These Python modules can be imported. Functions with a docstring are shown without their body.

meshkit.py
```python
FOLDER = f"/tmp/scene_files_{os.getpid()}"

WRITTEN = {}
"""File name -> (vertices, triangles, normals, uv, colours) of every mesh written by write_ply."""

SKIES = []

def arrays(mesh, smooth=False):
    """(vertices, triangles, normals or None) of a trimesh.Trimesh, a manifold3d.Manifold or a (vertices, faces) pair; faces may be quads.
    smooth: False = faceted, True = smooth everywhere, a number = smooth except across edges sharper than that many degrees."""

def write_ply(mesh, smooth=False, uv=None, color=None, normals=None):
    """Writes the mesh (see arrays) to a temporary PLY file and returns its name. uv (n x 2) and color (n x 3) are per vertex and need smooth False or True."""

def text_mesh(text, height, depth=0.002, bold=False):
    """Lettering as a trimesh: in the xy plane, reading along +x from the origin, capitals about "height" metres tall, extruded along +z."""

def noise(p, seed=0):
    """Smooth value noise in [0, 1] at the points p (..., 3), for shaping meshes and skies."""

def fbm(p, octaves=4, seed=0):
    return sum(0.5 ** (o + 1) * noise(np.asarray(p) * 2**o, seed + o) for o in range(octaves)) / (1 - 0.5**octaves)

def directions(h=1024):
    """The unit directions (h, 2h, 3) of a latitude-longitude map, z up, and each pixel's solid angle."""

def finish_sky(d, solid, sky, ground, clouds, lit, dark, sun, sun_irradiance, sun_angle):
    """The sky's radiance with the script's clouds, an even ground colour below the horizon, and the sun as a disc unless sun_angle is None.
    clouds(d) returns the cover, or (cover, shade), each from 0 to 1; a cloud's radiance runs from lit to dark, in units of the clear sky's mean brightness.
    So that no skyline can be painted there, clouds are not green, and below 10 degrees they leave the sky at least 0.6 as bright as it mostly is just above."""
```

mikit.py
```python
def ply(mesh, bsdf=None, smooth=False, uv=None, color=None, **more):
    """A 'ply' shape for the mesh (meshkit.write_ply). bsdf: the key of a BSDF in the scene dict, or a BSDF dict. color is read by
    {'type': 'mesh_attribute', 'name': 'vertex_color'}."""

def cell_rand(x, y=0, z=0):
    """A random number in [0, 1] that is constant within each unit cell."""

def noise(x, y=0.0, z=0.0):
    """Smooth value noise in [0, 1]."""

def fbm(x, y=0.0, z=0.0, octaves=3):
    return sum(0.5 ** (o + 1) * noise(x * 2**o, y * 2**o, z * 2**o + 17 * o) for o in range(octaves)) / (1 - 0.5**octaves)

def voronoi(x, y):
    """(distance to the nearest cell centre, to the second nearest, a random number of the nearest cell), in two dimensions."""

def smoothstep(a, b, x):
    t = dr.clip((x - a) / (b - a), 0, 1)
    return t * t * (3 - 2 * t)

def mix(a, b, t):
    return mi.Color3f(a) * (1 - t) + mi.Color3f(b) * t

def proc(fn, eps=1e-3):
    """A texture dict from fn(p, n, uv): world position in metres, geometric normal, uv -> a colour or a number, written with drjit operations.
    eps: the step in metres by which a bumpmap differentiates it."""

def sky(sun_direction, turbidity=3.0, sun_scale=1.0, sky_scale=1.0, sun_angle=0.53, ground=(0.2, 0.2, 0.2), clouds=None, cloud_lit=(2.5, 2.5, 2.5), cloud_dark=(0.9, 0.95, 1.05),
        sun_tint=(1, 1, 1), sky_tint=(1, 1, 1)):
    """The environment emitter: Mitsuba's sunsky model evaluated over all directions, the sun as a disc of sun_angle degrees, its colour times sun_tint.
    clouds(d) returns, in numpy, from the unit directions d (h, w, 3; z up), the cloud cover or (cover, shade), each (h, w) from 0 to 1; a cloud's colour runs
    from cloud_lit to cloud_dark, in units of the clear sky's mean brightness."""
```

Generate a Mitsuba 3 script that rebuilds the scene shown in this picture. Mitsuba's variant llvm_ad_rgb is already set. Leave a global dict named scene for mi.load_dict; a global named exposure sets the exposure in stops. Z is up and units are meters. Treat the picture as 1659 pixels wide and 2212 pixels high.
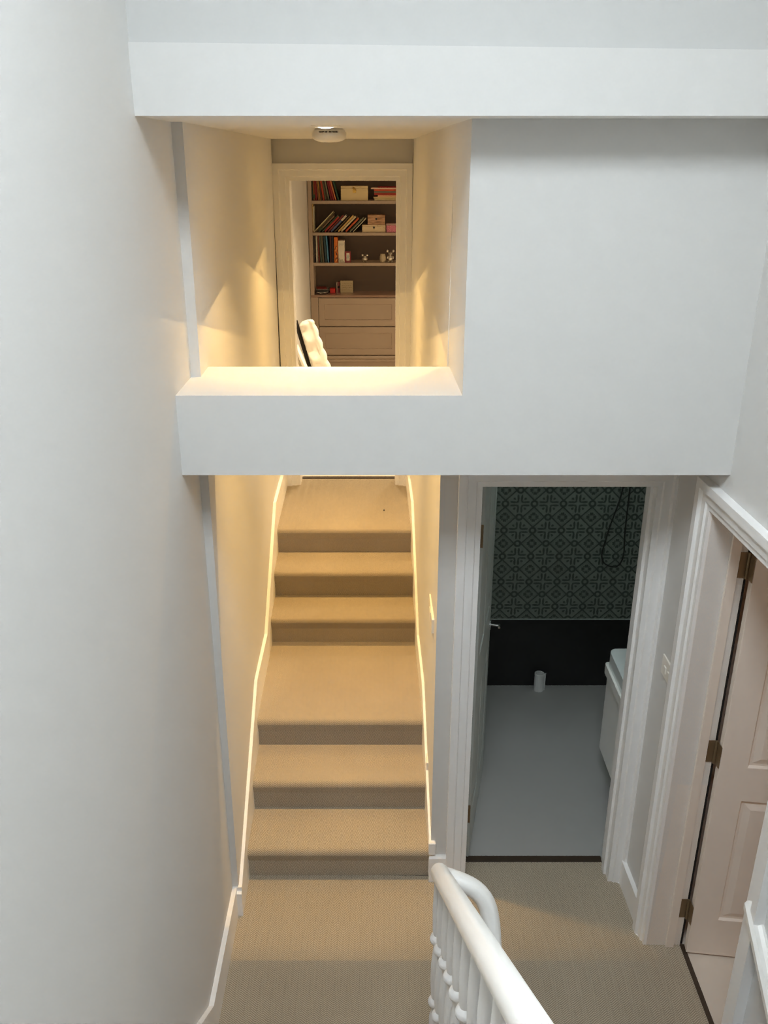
import math
import numpy as np, trimesh, manifold3d as m3, drjit as dr, mitsuba as mi
import mikit, meshkit
from mikit import proc, noise, fbm, smoothstep, mix
from mitsuba import ScalarTransform4f as T
from trimesh.creation import box as tbox

scene, labels = {'type': 'scene'}, {}
rng = np.random.default_rng(7)

# ---------------------------------------------------------------- camera, light, exposure
PITCH = 0.388
exposure = 0.04
scene['camera'] = {'type': 'perspective', 'fov': math.degrees(2 * math.atan(829.5 / 1880.0)), 'fov_axis': 'x', 'near_clip': 0.05, 'far_clip': 60,
                   'to_world': T().look_at(origin=[0, 0, 3.2], target=[0, math.cos(PITCH), 3.2 - math.sin(PITCH)], up=[0, 0, 1])}
SKYLIGHT = [16.6, 18.2, 19.6]           # roof window over the stairwell
DOWNLIGHT = [20.0, 12.3, 4.2]        # warm recessed lamps in the corridor
BEDLIGHT = [7.8, 6.0, 3.8]         # lamps in the bedroom
WASHWINDOW = [0.44, 0.53, 0.505]        # small window of the washroom
SIDEWINDOW = [1.12, 0.80, 0.56]          # window of the side room

# ---------------------------------------------------------------- materials
def rgb(*c):
    return {'type': 'rgb', 'value': [((v / 255) / 12.92 if v / 255 < .04045 else ((v / 255 + .055) / 1.055) ** 2.4) for v in c]}
def lin(*c):
    return {'type': 'rgb', 'value': list(c)}
def mat(name, color, rough=.6, **k):
    if isinstance(color, tuple): color = rgb(*color)
    scene[name] = {'type': 'twosided', 'bsdf': {'type': 'principled', 'base_color': color, 'roughness': rough, **k}}
    return name
def plaster(base):
    b = mi.ScalarColor3f(*[x for x in base])
    def f(p, n, uv):
        v = fbm(p.x * 2.1, p.y * 2.1, p.z * 2.1, 2)
        return mi.Color3f(b.x, b.y, b.z) * (0.985 + 0.03 * v)
    return proc(f)
mat('paint_wall', plaster((.62, .615, .597)), .75, specular=.25)
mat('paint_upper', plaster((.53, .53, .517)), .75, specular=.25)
mat('paint_trim', lin(.86, .855, .84), .4, specular=.4)
mat('paint_bath', plaster((.55, .58, .57)), .7)
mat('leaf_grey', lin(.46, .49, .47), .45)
mat('paint_pink', lin(.74, .66, .58), .55)
mat('paint_taupe', (176, 158, 141), .35)
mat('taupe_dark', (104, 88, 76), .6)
mat('taupe_gloss', (150, 122, 106), .12, specular=.6)
mat('white_gloss', (236, 235, 230), .22, specular=.5, clearcoat=.4)
mat('white_plastic', (232, 228, 218), .35)
mat('ceramic', (226, 232, 230), .12, specular=.6)
mat('brass', (128, 108, 82), .42, metallic=.6)
mat('chrome', (205, 205, 205), .15, metallic=1.0)
mat('dark_bar', (52, 40, 28), .5)
mat('black_panel', (27, 27, 27), .5)
mat('near_black', (20, 18, 16), .6)
mat('cable_grey', (40, 44, 40), .6)
mat('silver', (214, 208, 196), .22, metallic=1.0)
mat('plain_glass', (196, 180, 150), .12, spec_trans=.0, specular=.7, clearcoat=.8)
mat('cushion_white', (250, 247, 238), .7, sheen=.3)
mat('cream_box', (226, 206, 158), .55)
mat('gold', (214, 176, 92), .25, metallic=1.0)
mat('vinyl', plaster((.36, .355, .34)), .55)
mat('pale_carpet', plaster((.62, .55, .47)), .95)
scene['vcol'] = {'type': 'twosided', 'bsdf': {'type': 'principled', 'base_color': {'type': 'mesh_attribute', 'name': 'vertex_color'}, 'roughness': .55}}

def herring(uv):
    u = uv.x / 0.0515
    f = dr.abs(u - dr.floor(u) - 0.5)            # 0..0.5 zigzag
    s = uv.y / 0.0094 + f * 4.4
    ph = s - dr.floor(s)
    return 0.5 + 0.5 * dr.cos(2 * math.pi * ph), f
def carpet_col(p, n, uv):
    w, f = herring(uv)
    g = noise(uv.x * 900, uv.y * 900)
    b = fbm(uv.x * 5, uv.y * 5, 0, 2)
    edge = smoothstep(.46, .5, f) * .10 + smoothstep(.04, .0, f) * .06
    v = (0.60 + 0.54 * w) * (0.86 + .28 * g) * (0.95 + .1 * b) * (1 - edge)
    return mi.Color3f(.47, .40, .30) * v
def carpet_h(p, n, uv):
    w, f = herring(uv)
    return w * 0.0030 + noise(uv.x * 700, uv.y * 700) * .0006
scene['carpet'] = {'type': 'twosided', 'bsdf': {'type': 'bumpmap', 'arbitrary': proc(carpet_h, 4e-4), 'scale': 1.0,
                   'bsdf': {'type': 'principled', 'base_color': proc(carpet_col), 'roughness': .95, 'specular': .1, 'sheen': .35}}}

PITCHT = 0.1737                                    # one motif of the patterned wall
def tile_col(p, n, uv):
    a = p.x / PITCHT - .681; b = (p.z - 1.276) / PITCHT      # motif centre at integer a, b
    cx = a - dr.floor(a + .5); cy = b - dr.floor(b + .5)
    ax, ay = dr.abs(cx), dr.abs(cy)
    def band(d, w): return 1 - smoothstep(w, w + .022, dr.abs(d))
    oct_ = band((ax + ay) - .622, .026)                        # diagonal ribbons
    def ring(x, y):
        r = dr.sqrt(x * x + y * y)
        return dr.maximum(band(r - .098, .026), 0), 1 - smoothstep(.06, .085, r)
    r1, h1 = ring(.5 - ax, ay); r2, h2 = ring(ax, .5 - ay)
    hole = dr.maximum(h1, h2)
    dark = dr.maximum(oct_ * (1 - hole), dr.maximum(r1, r2))
    def petal(x, y, ox, oy, dx, dy, l, w):
        u = (x - ox) * dx + (y - oy) * dy; v = (y - oy) * dx - (x - ox) * dy
        return 1 - smoothstep(.8, 1.1, dr.square(u / l) + dr.square(v / (w * (1 + .4 * u / l))))
    s2 = .70711
    for (X, Y) in ((ax, ay), (ay, ax)):
        dark = dr.maximum(dark, petal(X, Y, .190, .060, 1, .05, .150, .036))
    dark = dr.maximum(dark, petal(ax, ay, .180, .180, s2, s2, .052, .040))
    dark = dr.maximum(dark, petal(ax, ay, .080, .080, s2, s2, .045, .016))
    qx, qy = .5 - ax, .5 - ay                                 # corner diamond
    for (X, Y) in ((qx, qy), (qy, qx)):
        dark = dr.maximum(dark, petal(X, Y, .115, .028, 1, .1, .066, .030))
    dark = dr.maximum(dark, petal(qx, qy, .085, .085, s2, s2, .036, .024))
    dark = dr.maximum(dark, band(qx + qy - .300, .008) * .35)
    g = .9 + .2 * noise(p.x * 90, p.z * 90)
    return mix((.245, .280, .250), (.070, .092, .078), dark) * g
mat('tile_print', proc(tile_col), .45)

# ---------------------------------------------------------------- helpers
def cat(*ms): return trimesh.util.concatenate([m for m in ms])
def bx(x0, x1, y0, y1, z0, z1):
    m = tbox((x1 - x0, y1 - y0, z1 - z0)); m.apply_translation(((x0 + x1) / 2, (y0 + y1) / 2, (z0 + z1) / 2)); return m
def rbx(x0, x1, y0, y1, z0, z1, r=.003):
    """box with chamfered edges"""
    pts = []
    for sx, X in ((1, x0), (-1, x1)):
        for sy, Y in ((1, y0), (-1, y1)):
            for sz, Z in ((1, z0), (-1, z1)):
                pts += [(X, Y + sy * r, Z + sz * r), (X + sx * r, Y, Z + sz * r), (X + sx * r, Y + sy * r, Z)]
    return trimesh.convex.convex_hull(np.array(pts))
def loft(bot, top, z0, z1):
    """prism between two plan polygons of equal length (convex)"""
    return trimesh.convex.convex_hull(np.array([(x, y, z0) for x, y in bot] + [(x, y, z1) for x, y in top]))
def prism(poly, z0, z1): return loft(poly, poly, z0, z1)
def ext(poly, axis, a0, a1):
    """polygon extruded along an axis: 'x' takes (y,z), 'y' takes (x,z), 'z' takes (x,y)"""
    from shapely.geometry import Polygon
    m = trimesh.creation.extrude_polygon(Polygon(poly), a1 - a0, engine='earcut')
    v = m.vertices.copy(); v[:, 2] += a0
    if axis == 'x': v = v[:, [2, 0, 1]]
    elif axis == 'y': v = v[:, [0, 2, 1]]
    m = trimesh.Trimesh(v, m.faces if axis != 'y' else m.faces[:, ::-1], process=False)
    return m
def lathe(prof, seg=32, at=(0, 0, 0)):
    m = trimesh.creation.revolve(np.array(prof), sections=seg); m.apply_translation(at); return m
def tube(path, r, seg=20, closed_ends=True, up=(0, 0, 1)):
    P = np.array(path, float); n = len(P)
    R = np.broadcast_to(r, n)
    t = np.gradient(P, axis=0); t /= np.linalg.norm(t, axis=1)[:, None]
    a = np.cross(t[0], up); a /= np.linalg.norm(a) + 1e-12
    V = []
    for i in range(n):
        a = a - t[i] * (a @ t[i]); a /= np.linalg.norm(a); b = np.cross(t[i], a)
        th = np.linspace(0, 2 * np.pi, seg, endpoint=False)
        V.append(P[i] + R[i] * (np.cos(th)[:, None] * a + np.sin(th)[:, None] * b))
    V = np.vstack(V); F = []
    for i in range(n - 1):
        for k in range(seg):
            q = (k + 1) % seg
            F += [(i * seg + k, i * seg + q, (i + 1) * seg + q), (i * seg + k, (i + 1) * seg + q, (i + 1) * seg + k)]
    V = np.vstack([V, P[0], P[-1]]); c0, c1 = len(V) - 2, len(V) - 1
    for k in range(seg):
        q = (k + 1) % seg
        F += [(c0, q, k), (c1, (n - 1) * seg + k, (n - 1) * seg + q)]
    return trimesh.Trimesh(V, F, process=False)
def smooth_path(pts, n=60):
    from scipy.interpolate import CubicSpline
    p = np.array(pts, float); d = np.r_[0, np.cumsum(np.linalg.norm(np.diff(p, axis=0), axis=1))]
    return CubicSpline(d, p)(np.linspace(0, d[-1], n))
def man(m):
    return m3.Manifold(m3.Mesh(np.asarray(m.vertices, np.float32), np.asarray(m.faces, np.uint32)))
def unman(M):
    q = M.to_mesh(); return trimesh.Trimesh(q.vert_properties[:, :3], q.tri_verts, process=False)
def frustum(x0, x1, z0, z1, y0, y1, ins):
    """loft along y from the full rectangle at y0 to one inset by ins at y1"""
    pts = [(x, y0, z) for x in (x0, x1) for z in (z0, z1)] + [(x, y1, z) for x in (x0 + ins, x1 - ins) for z in (z0 + ins, z1 - ins)]
    return trimesh.convex.convex_hull(np.array(pts))
taken = {}
def num(base):
    taken[base] = taken.get(base, -1) + 1
    return base if taken[base] == 0 else f'{base}_{taken[base]:03d}'
def obj(name, mesh, bsdf, parent=None, smooth=False, label=None, **k):
    key = num((parent + '__' if parent else '') + name)
    d = mikit.ply(mesh, bsdf, smooth=smooth, **{q: v for q, v in k.items()})
    scene[key] = d
    if label: labels[key] = {'label': label}
    return key
def thing(name, label, cat_, group=None):
    key = num(name); labels[key] = {'label': label, 'category': cat_}
    if group: labels[key]['group'] = group
    return key
def solo(name, mesh, bsdf, label, cat_, group=None, **k):
    key = obj(name, mesh, bsdf, None, **k); labels[key] = {'label': label, 'category': cat_}
    if group: labels[key]['group'] = group
    return key
def struct(name, mesh, bsdf, label=None, **k):
    key = obj(name, mesh, bsdf, None, **k); labels[key] = {'kind': 'structure'}
    if label: labels[key]['label'] = label
    return key
def sroot(name, label=None):
    labels[name] = {'kind': 'structure'}
    if label: labels[name]['label'] = label
    return name
def move(m, rot=None, axis=(0, 0, 1), at=(0, 0, 0)):
    m = m.copy()
    if rot: m.apply_transform(trimesh.transformations.rotation_matrix(math.radians(rot), axis))
    m.apply_translation(at); return m
def colored(m, col):
    c = np.array(rgb(*col)['value']); return m, np.tile(c, (len(m.vertices), 1))
def join_col(parts):
    vs, fs, cs, o = [], [], [], 0
    for m, col in parts:
        vs.append(m.vertices); fs.append(m.faces + o); o += len(m.vertices); cs.append(np.tile(rgb(*col)['value'], (len(m.vertices), 1)))
    m = trimesh.Trimesh(np.vstack(vs), np.vstack(fs), process=False); return m, np.vstack(cs)

# ---------------------------------------------------------------- plan numbers (metres; landing floor z = 0)
YF, YB, YW = 2.73, 3.145, 3.19          # boxed-in front, its back, washroom wall
ZS0, ZS1 = 2.217, 2.488                 # underside and top of the parapet
ZC = 3.30                               # corridor ceiling
LAND, MID = 0.9954, 0.4968              # upper and middle floors of the short flight
YD = 5.90                               # bedroom door wall
cl = lambda y, z=0: -.660 + .0105 * min(z, 2.4) - .0245 * (y - 3.1)     # corridor walls
cr = lambda y, z=0: .220 + .008 * min(z, 2.4) - .0195 * (y - 3.19)
wl = lambda y, z=0: -.687 + .0075 * min(z, 3.4) - .006 * (y - 2.7)      # left wall of the stairwell
wr = lambda y: 1.150 - .034 * (y - 2.826)                               # right wall

# ---------------------------------------------------------------- structure
struct('wall_left', loft([(wl(-3.4), -3.4), (wl(2.99), 2.99), (-.95, 2.99), (-.95, -3.4)],
                         [(wl(-3.4, 4.75), -3.4), (wl(2.99, 4.75), 2.99), (-.95, 2.99), (-.95, -3.4)], -1.6, 4.75), 'paint_wall',
       'tall white plaster wall along the left of the stairwell')
struct('wall_corridor_left', loft([(cl(2.99), 2.99), (cl(YD), YD), (-.95, YD), (-.95, 2.99)],
                                  [(cl(2.99, 3.4), 2.99), (cl(YD, 3.4), YD), (-.95, YD), (-.95, 2.99)], -.05, 3.42), 'paint_wall',
       'left wall of the narrow corridor over the carpeted steps')
struct('wall_corridor_right', loft([(cr(YW), YW), (cr(YD), YD), (.31, YD), (.31, YW)],
                                   [(cr(YW, 3.4), YW), (cr(YD, 3.4), YD), (.31, YD), (.31, YW)], -.05, 3.42), 'paint_wall',
       'right wall of the narrow corridor over the carpeted steps')
# boxed-in front: right block and the parapet as one plaster body
xR = 1.35
front = cat(bx(.252, xR, YF, YW - .001, ZS0, 3.42),
            loft([(wl(YF, 2.2) - .03, YF), (.252, YF), (.24, YB), (-.70, YB)], [(wl(YF, 2.2) - .03, YF), (.252, YF), (.24, YB), (-.70, YB)], ZS0, ZS1),
            loft([(.252, YF), (.26, YF), (.26, YW), (.238, YW)], [(.252, YF), (.26, YF), (.26, YW), (.238, YW)], ZS0, 3.42))
struct('wall_front', front, 'paint_wall', 'boxed-out white wall with a low parapet above the landing')
beam = trimesh.convex.convex_hull(np.array([(-.72, 2.555, ZC), (xR, 2.555, ZC), (-.72, 2.555, 3.4755), (xR, 2.555, 3.4535),
                                            (-.72, 2.80, ZC), (xR, 2.80, ZC), (-.72, 2.80, 3.4755), (xR, 2.80, 3.4535)]))
struct('beam', beam, 'paint_wall', 'white boxed beam running across above the opening')
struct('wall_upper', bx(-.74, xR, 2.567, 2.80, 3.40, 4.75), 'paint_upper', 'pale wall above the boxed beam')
struct('ceiling_corridor', bx(-.95, .31, 2.80, YD + .15, ZC, ZC + .1), 'paint_wall', 'corridor ceiling with the lamp and smoke alarm')
# right wall with the side-room opening
RY0, RY1, RZ = 2.105, 2.815, 2.06
def wr_piece(y0, y1, z0, z1, t=.145): return prism([(wr(y0), y0), (wr(y1), y1), (wr(y1) + t, y1), (wr(y0) + t, y0)], z0, z1)
struct('wall_right', cat(wr_piece(-3.4, RY0, -1.6, 4.75), wr_piece(RY0, RY1, RZ, 4.75), wr_piece(RY1, YW, -.05, 4.75)), 'paint_wall',
       'right wall of the stairwell around the side-room door')
struct('wall_back', bx(-.95, 1.6, -3.55, -3.4, -1.6, 4.75), 'paint_wall')
# washroom shell
WX0, WX1, WYI, WYE, WZC = .31, 1.56, 3.30, 4.838, 2.40
DX0, DX1, DZ = .385, 1.066, 2.008
struct('wall_washroom_front', cat(prism([(cr(YW), YW), (DX0 - .03, YW), (DX0 - .03, WYI), (.23, WYI)], -.02, ZS0),
                                  bx(DX1 + .03, 1.62, YW, WYI, -.02, ZS0), bx(DX0 - .03, DX1 + .03, YW, WYI, DZ + .03, WZC),
                                  bx(.24, 1.62, YW, WYI, ZS0, 3.42)), 'paint_wall', 'wall of the washroom door beside the steps')
end = sroot('wall_washroom_end', 'washroom end wall, green-grey patterned tiles over a black lower part')
obj('backing', bx(.305, 1.7, WYE + .006, WYE + .1, -.02, WZC), 'near_black', end)
DADO = .489
obj('lower_panel', rbx(.31, 1.56, WYE - .004, WYE + .006, 0, DADO, .001), 'black_panel', end, label='black lower panel')
obj('edge_strip', rbx(.31, 1.56, WYE - .007, WYE + .006, DADO, DADO + .006, .001), 'paint_bath', end, label='thin pale edge strip')
j0 = int(math.floor((.31 / PITCHT - .681) + .5)); j1 = int(math.ceil((1.56 / PITCHT - .681) - .5))
for r in range(-5, 7):
    for c in range(j0, j1 + 1):
        x0, x1 = max((c + .681 - .5) * PITCHT, .31), min((c + .681 + .5) * PITCHT, 1.56)
        z0, z1 = max(1.276 + (r - .5) * PITCHT, DADO + .006), min(1.276 + (r + .5) * PITCHT, WZC)
        if x1 - x0 < .01 or z1 - z0 < .01: continue
        obj('tile', rbx(x0 + .0002, x1 - .0002, WYE - .001 * rng.random(), WYE + .006, z0 + .0002, z1 - .0002, .0004), 'tile_print', end)
struct('wall_washroom_left', bx(.29, WX0, WYI, WYE, -.02, WZC), 'paint_bath')
WW = (.72, 1.22, 3.72, 4.32)
struct('wall_washroom_right', bx(WX1, 1.70, WYI, WYE, -.02, WZC), 'paint_bath')
struct('ceiling_washroom', cat(bx(.29, WW[0], WYI, WYE + .1, WZC, WZC + .45), bx(WW[1], 1.70, WYI, WYE + .1, WZC, WZC + .45), bx(WW[0], WW[1], WYI, WW[2], WZC, WZC + .45), bx(WW[0], WW[1], WW[3], WYE + .1, WZC, WZC + .45)), 'paint_bath')
struct('floor_washroom', bx(.29, 1.70, 3.33, WYE + .02, -.03, .001), 'vinyl', 'grey sheet floor of the washroom')
w1 = sroot('window_1', 'small roof window of the washroom')
obj('pane', bx(*WW, WZC + .42, WZC + .43), 'white_plastic', w1)
scene['window_1__pane']['emitter'] = {'type': 'area', 'sampling_weight': 2.0, 'radiance': lin(*[x * 7 for x in WASHWINDOW])}
obj('window_frame', cat(bx(WW[0], WW[0] + .03, WW[2], WW[3], WZC + .36, WZC + .42), bx(WW[1] - .03, WW[1], WW[2], WW[3], WZC + .36, WZC + .42), bx(WW[0], WW[1], WW[2], WW[2] + .03, WZC + .36, WZC + .42), bx(WW[0], WW[1], WW[3] - .03, WW[3], WZC + .36, WZC + .42)), 'paint_trim', w1)
# stairwell ceiling with its roof window
SK = (-.52, .42, -.30, 1.10)
ZR = 4.65
struct('ceiling', cat(bx(-.95, SK[0], -3.55, 2.8, ZR, ZR + .15), bx(SK[1], 1.6, -3.55, 2.8, ZR, ZR + .15), bx(SK[0], SK[1], -3.55, SK[2], ZR, ZR + .15), bx(SK[0], SK[1], SK[3], 2.8, ZR, ZR + .15)), 'paint_wall')
w2 = sroot('window_2', 'roof window over the stairwell')
obj('pane', bx(SK[0], SK[1], SK[2], SK[3], ZR + .12, ZR + .13), 'white_plastic', w2)
scene['window_2__pane']['emitter'] = {'type': 'area', 'sampling_weight': 9.0, 'radiance': lin(*[x * 1.6 for x in SKYLIGHT])}
obj('window_frame', cat(bx(SK[0], SK[0] + .05, SK[2], SK[3], ZR, ZR + .12), bx(SK[1] - .05, SK[1], SK[2], SK[3], ZR, ZR + .12), bx(SK[0], SK[1], SK[2], SK[2] + .05, ZR, ZR + .12), bx(SK[0], SK[1], SK[3] - .05, SK[3], ZR, ZR + .12)), 'paint_trim', w2)
# bedroom shell
BX0, BX1, BYI, BYE, BZC = -.765, 1.75, 6.05, 9.56, 3.42
BD0, BD1, BDZ = -.603, .079, 3.056
struct('wall_bedroom_front', cat(bx(-.95, BD0 - .03, YD + .025, BYI, LAND - .02, ZC + .12), bx(BD1 + .03, 1.8, YD + .025, BYI, LAND - .02, ZC + .12), bx(BD0 - .03, BD1 + .03, YD + .025, BYI, BDZ + .03, ZC + .12)), 'paint_wall', 'wall over the bedroom door at the end of the corridor')
struct('wall_bedroom_left', bx(-.95, BX0, BYI, BYE, LAND - .02, BZC), 'paint_wall', 'cream left wall of the bedroom')
struct('wall_bedroom_right', bx(BX1, 1.9, BYI, BYE, LAND - .02, BZC), 'paint_wall')
struct('wall_bedroom_end', bx(-.95, 1.9, BYE, BYE + .1, LAND - .02, BZC), 'paint_wall')
struct('ceiling_bedroom', bx(-.95, 1.9, BYI, BYE + .1, BZC, BZC + .08), 'paint_wall')
struct('floor_bedroom', bx(-.95, 1.9, 6.085, BYE, LAND - .03, LAND + .001), 'pale_carpet', 'pale carpet of the bedroom')
# side room shell
struct('wall_sideroom_end', bx(1.24, 3.6, 2.98, 3.08, -.02, 2.5), 'paint_pink')
struct('wall_sideroom_right', bx(3.5, 3.6, .2, 2.98, -.02, 2.5), 'paint_pink')
struct('wall_sideroom_front', cat(bx(1.34, 1.75, .1, .2, -.02, 2.5), bx(2.95, 3.6, .1, .2, -.02, 2.5), bx(1.75, 2.95, .1, .2, -.02, .9), bx(1.75, 2.95, .1, .2, 2.1, 2.5)), 'paint_pink')
struct('ceiling_sideroom', bx(1.24, 3.6, .1, 3.08, 2.5, 2.58), 'paint_pink')
struct('floor_sideroom', bx(1.31, 3.6, .1, 3.0, -.03, -.002), 'pale_carpet', 'pale pinkish carpet of the side room')
w3 = sroot('window_3', 'window of the side room')
obj('pane', bx(1.75, 2.95, .11, .12, .9, 2.1), 'white_plastic', w3)
scene['window_3__pane']['emitter'] = {'type': 'area', 'sampling_weight': 2.0, 'radiance': lin(*[x * 1.0 for x in SIDEWINDOW])}
obj('window_frame', cat(bx(1.75, 1.80, .13, .2, .9, 2.1), bx(2.9, 2.95, .13, .2, .9, 2.1), bx(1.75, 2.95, .13, .2, .9, .95), bx(1.75, 2.95, .13, .2, 2.05, 2.1)), 'paint_trim', w3)

# ---------------------------------------------------------------- carpeted floors and steps
def sheet(poly, z0, z1, key, bsdf='carpet', **k):
    """flat slab with plan coordinates as uv"""
    m = prism(poly, z0, z1)
    v = m.vertices[m.faces].reshape(-1, 3); f = np.arange(len(v)).reshape(-1, 3)
    return trimesh.Trimesh(v, f, process=False), v[:, :2].copy()
m, uv = sheet([(-.70, 2.265), (1.165, 2.265), (1.165, 2.82), (1.13, 3.20), (-.70, 3.22)], -.06, 0, '')
struct('floor', m, 'carpet', 'beige herringbone carpet of the landing', uv=uv)
m, uv = sheet([(DX0 - .004, 3.15), (DX1 + .004, 3.15), (DX1 + .004, 3.298), (DX0 - .004, 3.298)], -.05, -.0005, '')
struct('floor_doorway', m, 'carpet', uv=uv)
m, uv = sheet([(1.12, RY0), (1.30, RY0), (1.30, RY1), (1.12, RY1)], -.05, -.0005, '')
struct('floor_side_doorway', m, 'carpet', uv=uv)
struct('trim_1', rbx(DX0 - .002, DX1 + .002, 3.297, 3.335, -.02, .004, .001), 'dark_bar', 'dark brown bar across the washroom doorway')
struct('trim_2', rbx(1.296, 1.315, RY0 - .0, RY1 + .0, -.02, .004, .001), 'dark_bar', 'dark brown bar across the side-room doorway')
struct('trim_3', rbx(BD0, BD1, 6.045, 6.086, LAND - .02, LAND + .004, .001), 'dark_bar', 'dark bar across the bedroom doorway')

def step_mesh(y0, z0, rise, depth, xl, xr, nose=.022, r=.026, sgn=1):
    """one carpeted step: riser at y0, tread back to y0+depth (sgn -1 climbs towards -y). xl, xr: functions of y"""
    pts = [(y0, z0 - .001), (y0, z0 + rise * .55)]
    yc, zc = y0 - sgn * (nose - r), z0 + rise - r
    for a in np.linspace(180, 90, 10):
        pts.append((yc + sgn * r * math.cos(math.radians(a)), zc + r * math.sin(math.radians(a))))
    pts += [(y0 + sgn * depth, z0 + rise)]
    P = np.array(pts); s = np.r_[0, np.cumsum(np.linalg.norm(np.diff(P, axis=0), axis=1))]
    s = s - s[-1] + sgn * (y0 + sgn * depth)          # pattern runs on along the flight
    NX = 2; V, U, F = [], [], []
    for (y, z), t in zip(P, s):
        for x in (xl(y), xr(y)): V.append((x, y, z)); U.append((x, t))
    n = len(P)
    for i in range(n - 1): F += [(2 * i, 2 * i + 1, 2 * i + 3), (2 * i, 2 * i + 3, 2 * i + 2)]
    # closing back, bottom, sides
    b0 = len(V); yb, zb = y0 + sgn * depth, z0 - .001
    for x in (xl(yb), xr(yb)): V += [(x, yb, z0 + rise), (x, yb, zb)]; U += [(x, 0), (x, .1)]
    for x in (xl(y0), xr(y0)): V += [(x, y0, zb)]; U += [(x, .2)]
    F += [(b0, b0 + 1, b0 + 3), (b0, b0 + 3, b0 + 2), (b0 + 1, b0 + 4, b0 + 5), (b0 + 1, b0 + 5, b0 + 3)]
    for side, fn in ((0, xl), (1, xr)):
        c = len(V); yc_, zc_ = y0 + sgn * depth, zb
        V.append((fn(yc_), yc_, zc_)); U.append((0, 0))
        base = len(V)
        for (y, z), t in zip(P, s): V.append((fn(y), y, z)); U.append((y, z))
        for i in range(n - 1): F.append((c, base + i, base + i + 1) if side else (c, base + i + 1, base + i))
    F = [tuple(f) if sgn > 0 else tuple(reversed(f)) for f in F]
    m = trimesh.Trimesh(np.array(V), np.array(F), process=False)
    # smooth normals over the rounded nosing, sharp elsewhere
    return m, np.array(U)
kl = lambda y: -.5831 - .0194 * y - .004
kr = lambda y: .2725 - .0194 * y + .004
stair = thing('carpeted_staircase', 'six herringbone-carpeted steps climbing between the two corridor walls', 'stairs')
y, z, h, g = 3.213, 0.0, .1656, .2835
ys = [3.213, 3.4965, 3.780, 4.5492, 4.8352, 5.1212]
ends = ys[1:] + [6.046]
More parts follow.
